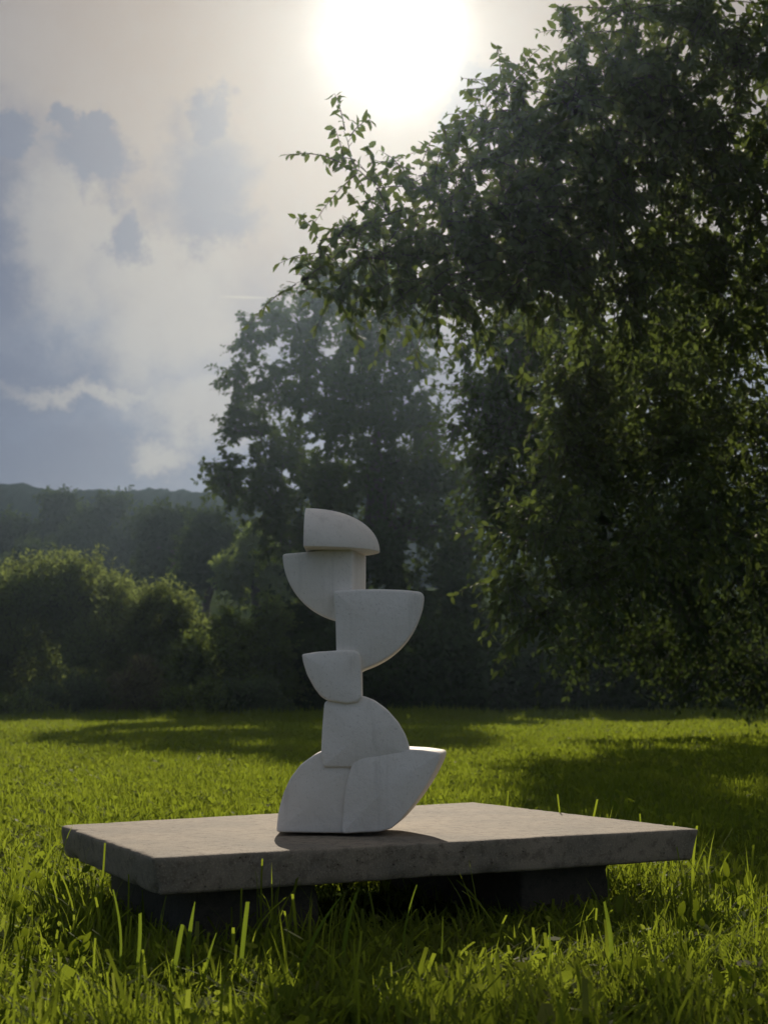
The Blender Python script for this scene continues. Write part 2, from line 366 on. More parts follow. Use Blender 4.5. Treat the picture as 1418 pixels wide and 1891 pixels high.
# ------------------------------------------------------------------ sculpture
def smooth_loop(pts, n):
    """resample an outline evenly by arc length; entries ('c', x, y) keep a hard corner"""
    P = [(p[-2], p[-1]) for p in pts]; out = []
    m = len(P); cum = [0]
    for i in range(m): cum.append(cum[-1] + math.dist(P[i], P[(i+1) % m]))
    for k in range(n):
        s = cum[-1] * k / n; i = max(j for j in range(m) if cum[j] <= s + 1e-9); f = (s - cum[i]) / max(1e-9, cum[i+1] - cum[i])
        a, b = P[i], P[(i+1) % m]; out.append((a[0] + (b[0]-a[0]) * f, a[1] + (b[1]-a[1]) * f))
    return out
def arc(cx, cy, rx, ry, a0, a1, n=22):
    return [(cx + rx * math.cos(math.radians(a0 + (a1-a0) * i / n)), cy - ry * math.sin(math.radians(a0 + (a1-a0) * i / n))) for i in range(n + 1)]
def segment(name, outline, Yf, depth, parent, bulge=0.0, r=0.007, back_shift=(0, 0), back_scale=1.0, swell=.014):
    """carved segment: photograph outline of its front face set at distance Yf, carried back by depth, all arrises eased"""
    o2 = smooth_loop(outline, 220)
    for _ in range(6): o2 = [tuple((o2[i-1][q] + 2 * o2[i][q] + o2[(i+1) % 220][q]) / 4 for q in (0, 1)) for i in range(220)]
    w = [at(x, y, Yf) for x, y in o2]
    cen = sum(w, Vector()) / len(w)
    n = len(w); loops = []
    # inward normals in the face plane
    nor = []
    for i in range(n):
        d = w[(i+2) % n] - w[i-2]; q = Vector((-d.z, 0, d.x)); q.normalize()
        nor.append(q)
    area = sum(w[i].x * w[(i+1) % n].z - w[(i+1) % n].x * w[i].z for i in range(n))
    if area < 0: nor = [-q for q in nor]
    def ring(inset, dy, sc_=1.0):
        t = dy / depth; sh = Vector((back_shift[0] * t, 0, back_shift[1] * t)); s = 1 + (back_scale - 1) * t
        return [cen + (p + nq * inset - cen) * s * sc_ + sh + Vector((0, dy, 0)) for p, nq in zip(w, nor)]
    for k in range(5):
        a = k / 4 * math.pi / 2; loops.append(ring(r * (1 - math.sin(a)), r * (1 - math.cos(a))))
    for t in (.2, .4, .6, .8): loops.append(ring(-bulge * math.sin(t * math.pi), r + (depth - 2*r) * t))
    for k in range(5):
        a = k / 4 * math.pi / 2; loops.append(ring(r * (1 - math.cos(a)), depth - r + r * math.sin(a)))
    V = [v for L in loops for v in L]; F = []
    for a in range(len(loops) - 1):
        for i in range(n): F.append((a*n + i, (a+1)*n + i, (a+1)*n + (i+1) % n, a*n + (i+1) % n))
    # the front swells a little: shrinking rings that come forward towards the middle
    nb = len(V) - n; cap, prev = [], 0
    c0 = sum(loops[0], Vector()) / n
    for sg in (.96, .88, .74, .55, .32):
        st = len(V); V += [c0 + (v - c0) * sg + Vector((0, -swell * (1 - sg * sg), 0)) for v in loops[0]]
        cap += [(prev + (i+1) % n, st + (i+1) % n, st + i, prev + i) for i in range(n)]; prev = st
    V.append(c0 + Vector((0, -swell, 0))); cap += [(prev + (i+1) % n, len(V) - 1, prev + i) for i in range(n)]
    me = bpy.data.meshes.new(name); me.from_pydata([tuple(v) for v in V], [], F + cap + [tuple(range(nb, nb + n))])
    bm = bmesh.new(); bm.from_mesh(me); bmesh.ops.recalc_face_normals(bm, faces=bm.faces)
    for f in bm.faces: f.smooth = len(f.verts) <= 4
    bm.to_mesh(me); bm.free()
    return obj(name, me, M['plaster'], parent)
def dome(name, px, py, rx, rz, Yc, ry, parent, r=0.008):
    """half of a squat dome cut flat on its left and underneath"""
    c = at(px, py, Yc); s = Yc / FPX; bm = bmesh.new(); n, m = 30, 40
    X, Z, R = rx * s, rz * s, ry
    rows = []
    for i in range(n + 1):                       # from the bottom rim up to the top
        a = i / n * math.pi / 2; row = []
        for j in range(m + 1):                   # from the back round the right to the front
            b = -math.pi / 2 + j / m * math.pi
            k = math.cos(a) ** .92
            row.append(bm.verts.new((X * k * math.cos(b), R * k * -math.sin(b), Z * math.sin(a) ** .95)))
        rows.append(row)
    for i in range(n):
        for j in range(m): bm.faces.new((rows[i][j], rows[i][j+1], rows[i+1][j+1], rows[i+1][j]))
    bmesh.ops.remove_doubles(bm, verts=bm.verts, dist=1e-5)
    ed = [e for e in bm.edges if e.is_boundary]
    bot = [e for e in ed if all(abs(v.co.z) < 1e-5 for v in e.verts)]; left = [e for e in ed if e not in bot]
    va = bm.verts.new((0, R * .0, 0))
    # close: flat left face and flat underside share the diameter
    lv = sorted({v for e in left for v in e.verts}, key=lambda v: v.co.y); bv = sorted({v for e in bot for v in e.verts}, key=lambda v: math.atan2(v.co.y, v.co.x + 1e-9))
    bm.verts.remove(va); bm.faces.new(lv); bm.faces.new(bv)
    bmesh.ops.recalc_face_normals(bm, faces=bm.faces)
    for f in bm.faces: f.smooth = True
    me = bpy.data.meshes.new(name); bm.to_mesh(me); bm.free()
    o = obj(name, me, M['plaster'], parent, c)
    bv_ = o.modifiers.new('eased', 'BEVEL'); bv_.width = r; bv_.segments = 3; bv_.limit_method = 'ANGLE'; bv_.angle_limit = math.radians(40)
    return o
def build_sculpture():
    base = on_z(640, 1528, TOP); root = empty('abstract_sculpture', (base.x, base.y, TOP))
    tag(root, 'white abstract sculpture of stacked quarter discs balanced upright on the slab', 'sculpture')
    Y = 3.36
    k = []
    # lower left quarter disc: base edge follows the slab surface
    k.append(segment('quarter_disc', [(510, 1537), (514, 1500), (523, 1466), (536, 1437), (555, 1412), (577, 1396), (600, 1385), (668, 1385), (668, 1400), (664, 1415), (656, 1440), (651, 1472), (649, 1505), (648, 1539)], Y + .004, .21, root, r=.005, swell=.006))
    # lower right quarter disc, turned so its curved rim shows
    k.append(segment('quarter_disc', [(652, 1402), (664, 1389), (694, 1386), (737, 1382.5), (780, 1385), (814, 1390), (811, 1405), (800, 1428), (786, 1453), (769, 1478), (752, 1500), (737, 1517), (722, 1531), (700, 1536), (660, 1538), (631, 1540), (633, 1505), (635.5, 1472), (641, 1440), (648, 1416)], Y - .010, .215, root, r=.005, back_shift=(.024, 0), swell=.010))
    # middle quarter disc leaning on both
    k.append(segment('quarter_disc', [(599, 1296), (620, 1288), (650, 1284), (672, 1285), (692, 1293), (714, 1309), (736, 1334), (749, 1357), (757, 1381), (754, 1396), (700, 1410), (652, 1417), (597, 1417), (593, 1390), (595, 1345)], Y - .009, .17, root, r=.006, swell=.010))
    # small bowl-shaped segment
    k.append(segment('bowl_segment', [(557, 1208), (585, 1203.5), (621, 1201), (655, 1201), (664, 1206), (667, 1217), (668, 1288), (660, 1297), (640, 1300), (604, 1294), (592, 1286), (580, 1270), (567, 1246), (560, 1224)], Y - .022, .17, root, r=.007, swell=.006))
    # large right bowl segment
    a = arc(621, 1095, 163, 148, -2, -72, 26)
    k.append(segment('bowl_segment', [(615, 1091), (660, 1088), (700, 1087.5), (745, 1089), (778, 1092.5)] + a + [(660, 1245), (640, 1247), (622, 1247), (621, 1200), (620, 1154)], Y - .005, .16, root, r=.007, swell=.007))
    # upper left bowl segment, its right side turned to view
    a = arc(651, 1023, 130, 128, 180, 262, 26)
    k.append(segment('bowl_segment', [(651, 1012), (600, 1014), (566, 1019), (521, 1022.5)] + a + [(645, 1151), (650, 1120)], Y + .045, .15, root, r=.006, back_shift=(.032, 0), swell=.006))
    k.append(dome('half_dome', 566, 1020, 136, 81, Y + .105, .135, root))
    for o in k: o.matrix_parent_inverse = root.matrix_basis.inverted()
build_sculpture()

# ------------------------------------------------------------------ plants: limbs, twigs and leaves
def leaf_template(kind):
    if kind == 'oval':
        v = np.array([(0, 0, 0), (0, .33, -.03), (0, .68, -.04), (0, 1, -.13), (-.23, .30, .05), (-.20, .66, .03), (.23, .30, .05), (.20, .66, .03)], float)
        q = [(4, 1, 2, 5), (1, 6, 7, 2)]; t = [(0, 1, 4), (5, 2, 3), (0, 6, 1), (7, 3, 2)]
    elif kind == 'slim':
        v = np.array([(0, 0, 0), (-.15, .4, .03), (.15, .4, .03), (0, 1, -.12)], float); q = []; t = [(0, 2, 1), (1, 2, 3)]
    else:
        v = np.array([(0, 0, 0), (-.30, .5, .07), (.30, .5, .07), (0, 1, -.08)], float); q = []; t = [(0, 2, 1), (1, 2, 3)]
    return v, np.array(q, int).reshape(-1, 4), np.array(t, int).reshape(-1, 3)
def frames(axis, nrm):
    y = unit(axis); x = unit(np.cross(y, nrm)); z = np.cross(x, y); return np.stack([x, y, z], -1)   # columns
def leaves_mesh(name, kind, pos, axis, nrm, size):
    v, q, t = leaf_template(kind); R = frames(axis, nrm)
    V = np.einsum('nij,kj->nki', R, v) * size[:, None, None] + pos[:, None, :]
    off = (np.arange(len(pos)) * len(v))[:, None, None]
    return mesh_np(name, V.reshape(-1, 3), (q[None] + off).reshape(-1, 4) if len(q) else None, (t[None] + off).reshape(-1, 3))
def tubes_mesh(name, paths, radii, sides=5):
    """many tapering tubes (list of (n,3) paths with (n,) radii) in one woody mesh"""
    V, Q, o = [], [], 0
    for P, R in zip(paths, radii):
        P = np.asarray(P, float); n = len(P); T = unit(np.gradient(P, axis=0))
        ref = np.array([0, 0, 1.]) if abs(T[0][2]) < .9 else np.array([1., 0, 0])
        a = unit(np.cross(T, ref)); b = np.cross(T, a); ang = np.arange(sides) / sides * 2 * np.pi
        ring = P[:, None] + (a[:, None] * np.cos(ang)[None, :, None] + b[:, None] * np.sin(ang)[None, :, None]) * np.asarray(R)[:, None, None]
        V.append(ring.reshape(-1, 3)); i = np.arange(n * sides).reshape(n, sides) + o; j = np.roll(i, -1, 1)
        Q.append(np.stack([i[:-1], j[:-1], j[1:], i[1:]], -1).reshape(-1, 4)); o += n * sides
    return mesh_np(name, np.concatenate(V), np.concatenate(Q), smooth=True)
def wiggle(p, q, n, amp, sag=0.0):
    t = np.linspace(0, 1, n)[:, None]; P = p + (q - p) * t; L = np.linalg.norm(q - p)
    for _ in range(2):
        f = rng.uniform(1, 2.6); d = rng.normal(size=3); P = P + np.sin(t * np.pi * f) * t * (1 - t) * 3 * d * amp * L * .4
    P[:, 2] += (np.sin(t[:, 0] * np.pi) * sag * L); return P

def plant(name, label, cat, base, blobs, leaf='simple', leaf_len=.1, mat='oak', twig_len=.5, per_twig=10, trunk_r=.2, droop=.25, group=None,
          trunk_top=None, single_leaves=0, bark='bark', shell=.45, crown_name='crown', stems=1, limb_k=1.0, spread=1.0, up=.15):
    """trunk and limbs reach into every blob (centre, radii, twig count); twigs leave the limbs there and carry the leaves"""
    base = np.array(base, float); root = empty(name, base); tag(root, label, cat, group)
    paths, radii = [], []
    cs = np.array([b[0] for b in blobs], float)
    nodes, nrad = [], []
    if trunk_top is not None:
        tt = np.array(trunk_top, float); P = wiggle(base - np.array([0, 0, .1]), tt, 10, .10); R = np.linspace(trunk_r, trunk_r * .5, 10); R[0] *= 1.35
        paths.append(P); radii.append(R)
        for k in range(3, 10): nodes.append(P[k]); nrad.append(R[k])
    else:
        nodes.append(base.copy()); nrad.append(trunk_r)
    order = np.argsort(np.linalg.norm(cs - nodes[0], axis=1)); tw_p, tw_d = [], []
    for bi in order:
        c, rad, ntw = cs[bi], np.broadcast_to(np.array(blobs[bi][1], float), 3), blobs[bi][2]
        dn = np.linalg.norm(np.array(nodes) - c, axis=1) + (0 if trunk_top is not None else 0)
        j = int(np.argmin(dn)); r0 = min(nrad[j] * .72, .025 * dn[j] * limb_k + .012 * limb_k * trunk_r * 10)
        P = wiggle(nodes[j], c, 8, .16, .06); R = np.linspace(max(r0, .006 * limb_k), max(r0 * .4, .004 * limb_k), 8)
        paths.append(P); radii.append(R)
        for k in (4, 7): nodes.append(P[k]); nrad.append(R[k])
        nsub = int(np.clip(ntw // 7, 3, 12))
        dirs = unit(rng.normal(size=(nsub, 3)) + np.array([0, 0, up])); subs = []
        for dv in dirs:
            e = c + dv * rad * rng.uniform(.55, .95); Q = wiggle(P[rng.integers(4, 8)], e, 6, .2, .04)
            paths.append(Q); radii.append(np.linspace(max(R[-1] * .8, .003 * limb_k), .002 * limb_k, 6)); subs.append(Q)
        for _ in range(ntw):
            if rng.random() < shell:
                Q = subs[rng.integers(len(subs))]; s = Q[rng.integers(2, 6)] + rng.normal(size=3) * rad * .12
            else:
                d = unit(rng.normal(size=3)); s = c + d * rad * rng.uniform(.25, .95) ** .6 - d * min(twig_len * .5, rad.min() * .3)
            out = unit(s - c + rng.normal(size=3) * rad.mean() * .35); tw_p.append(s); tw_d.append(unit(out * spread + rng.normal(size=3) * .45 + np.array([0, 0, up])))
    tp, td = np.array(tw_p), np.array(tw_d); nt = len(tp)
    tl = twig_len * rng.uniform(.55, 1.25, nt)
    # twigs bend down along their length
    ts = np.linspace(0, 1, 4); TW = tp[:, None] + td[:, None] * (tl[:, None] * ts)[..., None]; TW[..., 2] -= droop * tl[:, None] * ts ** 2
    tr = .0035 if leaf_len < .08 else .006
    for k in range(nt):
        if tr * FPX / max(2, tp[k][1]) > .35: paths.append(TW[k]); radii.append(np.linspace(tr, tr * .35, 4))
    wood = obj('trunk', tubes_mesh('trunk', paths, radii, 6 if trunk_r > .1 else 4), M[bark], root)
    # leaves along each twig, alternate sides, hanging a little
    s = (np.arange(per_twig) + .7) / per_twig; s = np.clip(s[None] + rng.uniform(-.06, .06, (nt, per_twig)), .05, 1.02)
    pos = tp[:, None] + td[:, None] * (tl[:, None] * s)[..., None]; pos[..., 2] -= droop * tl[:, None] * s ** 2
    side = unit(np.cross(td, rng.normal(size=(nt, 3))))[:, None] * np.where(np.arange(per_twig) % 2, 1, -1)[None, :, None]
    ax = unit(side * .9 + td[:, None] * .6 + rng.normal(size=(nt, per_twig, 3)) * .45 + np.array([0, 0, -.35 - droop]))
    nr = unit(rng.normal(size=(nt, per_twig, 3)) * .7 + np.array([0, 0, 1.0])); sz = leaf_len * rng.uniform(.6, 1.25, (nt, per_twig)) * (1 - .25 * s)
    pos, ax, nr, sz = pos.reshape(-1, 3), ax.reshape(-1, 3), nr.reshape(-1, 3), sz.ravel()
    g = gz(pos[:, 0], pos[:, 1]); keep = pos[:, 2] > g + leaf_len * .3
    pos, ax, nr, sz = pos[keep], ax[keep], nr[keep], sz[keep]
    if single_leaves:
        d = pos - np.array(CAM); px = CX + FPX * d[:, 0] / d[:, 1]; py = 1305 - FPX * d[:, 2] / d[:, 1]
        inside = (d[:, 1] > .5) & (px > 5) & (px < 1413) & (py > 0) & (py < 1330)
        face = np.abs(np.einsum('ij,ij->i', frames(ax, nr)[:, :, 2], unit(d))) + .25
        score = np.where(inside, sz ** 2 * face / d[:, 1] ** 2, -1)
        # spread over the crown: the best in each cell of a coarse grid of directions
        cell = (np.clip(px, 0, 1418) // 44).astype(int) * 100 + (np.clip(py, 0, 1330) // 44).astype(int)
        o_ = np.argsort(-score); seen, pick = set(), []
        front = {}
        for i in o_[:]:
            if score[i] <= 0: break
            if cell[i] in seen: continue
            seen.add(cell[i]); pick.append(i)
            if len(pick) >= single_leaves: break
        for i in o_:
            if len(pick) >= single_leaves: break
            if score[i] > 0 and i not in pick: pick.append(i)
        v, q, t = leaf_template(leaf); me = mesh_np('leaf', v, q, t, smooth=True); me.materials.append(M[mat])
        Rm = frames(ax, nr)
        for i in pick:
            l = bpy.data.objects.new('leaf', me); link(l, root)
            m4 = Matrix([[*(Rm[i][r] * sz[i]), pos[i][r] - base[r]] for r in range(3)] + [[0, 0, 0, 1]]); l.matrix_local = m4
        msk = np.ones(len(pos), bool); msk[pick] = False; pos, ax, nr, sz = pos[msk], ax[msk], nr[msk], sz[msk]
    cr = obj(crown_name, leaves_mesh(crown_name, leaf, pos, ax, nr, sz), M[mat], root); cr['kind'] = 'stuff'
    for o in (wood, cr): o.matrix_parent_inverse = Matrix.Translation(-Vector(base))
    return root
def pb(px, py, r, Y, tw, ry=None, depth=1.0):
    """blob from a photograph position and radius at distance Y"""
    s = Y / FPX; return (np.array(at(px, py, Y)), np.array([r * s, r * s * depth, (ry or r) * s]), tw)
def ground_pt(px, Y):
    x = (px - CX) / FPX * Y; return (x, Y, float(gz(x, Y)))

# --- the near fruit tree, standing just outside the frame on the right
def near_tree():
    b = []
    for px, py, r, Y, n in ((650, 300, 38, 6.96, 5), (640, 255, 22, 6.96, 2), (700, 345, 48, 6.96, 9), (770, 335, 52, 7.10, 13), (850, 300, 64, 7.10, 20), (930, 160, 34, 7.24, 10), (950, 215, 55, 7.24, 26), (970, 280, 95, 7.24, 73),
        (1060, 210, 80, 7.10, 57), (1072, 75, 30, 7.10, 9), (1065, 125, 32, 7.10, 10), (1140, 120, 70, 7.10, 39), (1160, 20, 60, 7.10, 31), (1280, 50, 115, 7.24, 91), (1400, 90, 140, 7.24, 117), (1240, 220, 140, 7.24, 143),
        (1100, 340, 140, 7.38, 156), (940, 400, 120, 7.24, 117), (810, 430, 105, 7.10, 62), (700, 460, 70, 6.96, 26), (630, 500, 52, 6.82, 13), (555, 520, 32, 6.82, 5), (590, 450, 28, 6.82, 4), (660, 420, 44, 6.82, 7), (720, 530, 60, 6.90, 20), (790, 535, 45, 6.90, 18),
        (850, 512, 75, 7.20, 47), (990, 505, 110, 7.30, 104), (1150, 500, 150, 7.50, 156), (1350, 330, 190, 7.53, 221), (1350, 560, 180, 8.20, 195), (1230, 700, 140, 9.20, 143), (1060, 690, 100, 9.00, 104),
        (1060, 830, 105, 8.80, 104), (1230, 860, 140, 8.90, 117), (1380, 800, 150, 9.00, 117),
        (1560, 200, 220, 7.67, 91), (1560, 500, 220, 7.95, 91), (1580, 800, 200, 8.80, 78), (1000, 980, 90, 8.20, 52), (945, 1085, 45, 8.10, 21), (1010, 1135, 42, 8.10, 18), (1090, 1070, 70, 8.30, 39), (1180, 990, 90, 8.50, 44), (1330, 990, 110, 8.60, 57)):
        b.append(pb(px, py, r, Y, n, depth=1.15))
    base = (3.7, 9.2, float(gz(3.7, 9.2)))
    plant('pear_tree', 'large near fruit tree at the right with big drooping leaves against the sky', 'tree', base, b, 'oval', .072, 'pear', .32, 15, .16, .35,
          trunk_top=(3.45, 8.8, 2.4), single_leaves=300, bark='bark', limb_k=.55)
near_tree()

# --- second fruit tree further back on the right, its shade lies on the lawn
def mid_tree():
    b = []
    for px, py, r, Y, n in ((950, 640, 62, 12.6, 34), (905, 720, 44, 12.6, 18), (862, 640, 28, 12.6, 8), (935, 800, 62, 12.8, 34), (850, 790, 22, 12.8, 6), (1000, 600, 110, 14, 60), (930, 730, 70, 13.5, 30), (1000, 820, 110, 14, 80), (900, 870, 60, 13.5, 30), (1130, 700, 130, 14.5, 90), (1250, 600, 140, 14.5, 90), (1150, 870, 130, 14, 110), (1300, 800, 150, 14.5, 110),
        (960, 960, 85, 13.6, 50), (1080, 1010, 110, 14, 80), (1230, 1020, 120, 14, 90), (1370, 980, 130, 14, 90), (1470, 800, 160, 15, 90), (1130, 1130, 80, 14, 36), (1290, 1150, 90, 14.2, 40), (1400, 1130, 80, 14.2, 36), (1480, 1050, 120, 15, 50), (1600, 900, 160, 15, 60), (1640, 700, 160, 15, 60), (1450, 560, 150, 15, 60), (1190, 1200, 70, 15.5, 30), (1310, 1220, 80, 15.5, 36), (1400, 1240, 70, 15.5, 30), (1080, 1190, 60, 15.5, 22)):
        b.append(pb(px, py, r, Y + .8, int(n * 2.3), depth=1.3))
    base = ground_pt(1500, 17.0)
    plant('plum_tree', 'dark second fruit tree behind the near one, low crown at the right', 'tree', base, b, 'simple', .095, 'plum', .42, 14, .13, .3,
          trunk_top=tuple(at(1470, 1030, 16.0)), limb_k=.9)
mid_tree()

# --- old oak behind the hedge
def oak():
    b = []; Y = 33
    for px, py, r, n in ((560, 600, 50, 52), (515, 585, 34, 26), (470, 632, 36, 30), (440, 685, 28, 22), (600, 520, 40, 34), (430, 760, 26, 16), (700, 500, 46, 40), (760, 560, 44, 36), (610, 560, 50, 46), (660, 530, 50, 44), (720, 560, 60, 60), (770, 620, 50, 44), (640, 620, 60, 60), (590, 680, 55, 44), (520, 700, 46, 34),
        (470, 740, 30, 12), (700, 650, 70, 80), (660, 720, 70, 80), (750, 700, 55, 56), (560, 760, 50, 36), (490, 780, 42, 30), (435, 795, 26, 16), (770, 780, 50, 50), (700, 790, 75, 90), (620, 800, 60, 60), (800, 840, 50, 46),
        (540, 840, 52, 50), (480, 855, 46, 44), (430, 880, 40, 36), (410, 905, 28, 22), (500, 920, 70, 70), (600, 890, 80, 100), (700, 890, 90, 110), (800, 910, 70, 80), (860, 880, 50, 40), (620, 970, 90, 100), (740, 980, 100, 110), (850, 980, 80, 80), (520, 1000, 70, 60)):
        b.append(pb(px, py, r * .9, Y + rng.uniform(-2.2, 2.2), int(n * 1.12), depth=1.4))
    base = ground_pt(690, 33.5)
    plant('oak_tree', 'tall old oak with open gnarled crown, left of the fruit trees', 'tree', base, b, 'simple', .20, 'oak', .60, 16, .46, .1, trunk_top=tuple(at(685, 860, 33.5)), limb_k=2.2, shell=.6)
oak()

# --- shrubs and hedge along the lawn's far edge
def shrub(label, px, top, rx, Y, mat, n, leaf='simple', leaf_len=.1, twig_len=.4, bottom=1335, nb=14, droop=.15, name='shrub', up=.5, group='shrubs along the far edge of the lawn', cat='shrub', per=12, crest=False):
    b = []
    H = bottom - top; nb = int(nb * 1.8)
    for k in range(nb):                                       # even spread through a dome
        fx = 2 * ((k * .6180339 + rng.uniform(0, .12)) % 1) - 1; hx = math.sqrt(max(.12, 1 - .86 * fx * fx)) * rng.uniform(.9, 1.04)
        fy = ((k * .7548777) % 1) ** .75; r = min(rx * rng.uniform(.20, .30), H * .26)
        y = min(bottom - r * .55, bottom - (H * hx - r * .8) * fy)
        if crest and k % 3 == 0: y = bottom - (H * math.sqrt(max(.1, 1 - .82 * fx * fx)) - r * .9)
        b.append(pb(px + fx * (rx - r * .7), y, r, Y + rng.uniform(-.6, .5) * rx * Y / FPX * (1 - .5 * fx * fx), max(3, int(n * 2.1) // nb), ry=r * .95))
    return plant(name, label, cat, ground_pt(px, Y), b, leaf, leaf_len, mat, twig_len, per, .05, droop, group=group, bark='twig', limb_k=.9, up=up, spread=1.0)
def hedge_row():
    S = shrub
    S('big rounded willow bush at the left edge of the lawn', 110, 1040, 235, 31, 'willow', 2500, 'slim', .16, .55, nb=34, name='willow_bush', up=.9, droop=.05, per=16, crest=True)
    S('upright willow bush joining the big rounded one on its right', 300, 1095, 85, 30, 'willow', 520, 'slim', .16, .55, nb=14, name='willow_bush', up=.9, droop=.05, per=16, crest=True)
    S('rust tinged small bush in front of the big willow', 258, 1205, 60, 27, 'rust', 210, 'slim', .10, .34, nb=12, name='shrub', up=.7)
    S('low grey green bush left of the rust tinged one', 130, 1235, 95, 27.5, 'grey', 460, 'simple', .08, .3, nb=12)
    S('lowest leafy clump at the far left lawn edge', 25, 1285, 85, 26.6, 'hazel', 240, 'simple', .08, .3, nb=8)
    S('pale hazel bush between willow and sculpture', 400, 1105, 85, 28.5, 'hazel', 700, 'simple', .11, .42, nb=14, name='hazel_bush')
    S('tall hazel bush just left of the sculpture', 490, 1090, 70, 29, 'hazel', 520, 'simple', .11, .42, nb=12, name='hazel_bush')
    S('low hazel clump beneath the pale hazel bush', 370, 1255, 80, 26.8, 'hazel', 320, 'simple', .09, .32, nb=9)
    S('small leafy clump in front of the tall hazel bush', 470, 1240, 60, 26.8, 'grey', 240, 'simple', .09, .32, nb=8)
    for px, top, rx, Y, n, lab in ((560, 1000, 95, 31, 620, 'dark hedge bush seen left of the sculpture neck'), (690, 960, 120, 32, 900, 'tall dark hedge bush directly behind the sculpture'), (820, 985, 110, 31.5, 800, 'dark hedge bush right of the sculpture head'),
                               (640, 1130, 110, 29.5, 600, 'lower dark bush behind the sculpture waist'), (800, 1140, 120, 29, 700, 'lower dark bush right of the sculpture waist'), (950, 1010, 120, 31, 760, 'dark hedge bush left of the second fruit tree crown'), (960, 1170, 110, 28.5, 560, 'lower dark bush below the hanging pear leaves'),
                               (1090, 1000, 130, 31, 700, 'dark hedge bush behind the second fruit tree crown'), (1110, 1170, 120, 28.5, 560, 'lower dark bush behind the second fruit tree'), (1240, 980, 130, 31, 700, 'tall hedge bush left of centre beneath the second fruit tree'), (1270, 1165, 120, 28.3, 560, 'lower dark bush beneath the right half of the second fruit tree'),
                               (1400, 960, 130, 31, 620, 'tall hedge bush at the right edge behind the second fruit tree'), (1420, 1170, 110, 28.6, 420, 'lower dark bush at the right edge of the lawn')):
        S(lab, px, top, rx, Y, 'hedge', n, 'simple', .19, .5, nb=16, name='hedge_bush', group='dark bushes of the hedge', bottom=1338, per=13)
hedge_row()

# --- trees standing in the fields behind
def field_trees():
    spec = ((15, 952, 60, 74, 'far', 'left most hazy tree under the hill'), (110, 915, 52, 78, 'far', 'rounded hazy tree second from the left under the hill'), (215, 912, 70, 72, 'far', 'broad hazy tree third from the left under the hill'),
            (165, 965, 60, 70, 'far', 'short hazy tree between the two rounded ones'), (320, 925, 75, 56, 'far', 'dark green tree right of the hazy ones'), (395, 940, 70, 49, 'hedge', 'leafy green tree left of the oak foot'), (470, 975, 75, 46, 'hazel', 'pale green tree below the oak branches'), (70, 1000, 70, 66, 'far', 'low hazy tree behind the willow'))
    for px, top, rx, Y, mat, lab in spec:
        b = []; bot = 1110
        for k in range(20):
            fx = rng.uniform(-1, 1); hx = math.sqrt(max(.05, 1 - fx * fx)); r = rx * rng.uniform(.28, .42)
            y = rng.uniform(0, 1); yy = top + r * .9 + (1 - hx) * rx * .8 + y * (bot - top - 60)
            b.append(pb(px + fx * (rx - r * .6), yy, r, Y + rng.uniform(-1, 1) * rx * .6 * Y / FPX, 34))
        b.append(pb(px, top + rx * .4, rx * .4, Y, 40))
        base = ground_pt(px, Y); s = Y / FPX
        plant('field_tree', lab, 'tree', base, b, 'simple', .0045 * Y + .05, mat, .012 * Y, 12, .2, .1, group='trees in the fields behind', trunk_top=tuple(at(px, top + (bot - top) * .5, Y)), limb_k=2.0)
field_trees()

# ------------------------------------------------------------------ grass
def blade(V, Q, T, base, h, w, lean, ang, cut=False, seg=3):
    """one bent blade appended to vertex and face lists"""
    o = len(V); d = np.array([math.cos(ang), math.sin(ang), 0]); s = np.array([-d[1], d[0], 0]); prev = None
    for k in range(seg + 1):
        t = k / seg; c = base + d * lean * h * t * t + np.array([0, 0, h * (t - .25 * lean * t * t)])
        ww = w * (1 - .25 * t if cut else (1 - t ** 1.8)) * .5
        if k == seg and not cut: V.append(c); T.append((o + 2*k - 2, o + 2*k - 1, o + 2*k))
        else:
            V.append(c - s * ww); V.append(c + s * ww + d * ww * .3)
            if k: Q.append((o + 2*k - 2, o + 2*k - 1, o + 2*k + 1, o + 2*k))
def clump_mesh(n, rad, h, w, lean=.5, cutp=.25, broad=0, seg=3):
    V, Q, T = [], [], []
    for _ in range(n):
        a, r = rng.uniform(0, 6.283), rad * math.sqrt(rng.random()); hh = h * rng.uniform(.35, 1.15)
        blade(V, Q, T, np.array([r * math.cos(a), r * math.sin(a), -.004]), hh, w * rng.uniform(.6, 1.3), lean * rng.uniform(.1, 1.6), rng.uniform(0, 6.283), rng.random() < cutp, seg)
    for _ in range(broad):                       # small rounded weed leaves on stalks
        a, r = rng.uniform(0, 6.283), rad * math.sqrt(rng.random()); c = np.array([r * math.cos(a), r * math.sin(a), h * rng.uniform(.2, .65)])
        o = len(V); R = w * rng.uniform(1.2, 2.2); nrm = unit(rng.normal(size=3) * .5 + np.array([0, -.2, 1])); x = unit(np.cross(nrm, rng.normal(size=3))); y = np.cross(nrm, x)
        for q in range(6): V.append(c + (x * math.cos(q * 1.047) * .8 + y * math.sin(q * 1.047) * 1.2) * R)
        Q.append((o, o+1, o+2, o+3)); Q.append((o, o+3, o+4, o+5))
    return mesh_np('grass_clump', np.array(V), Q, T)
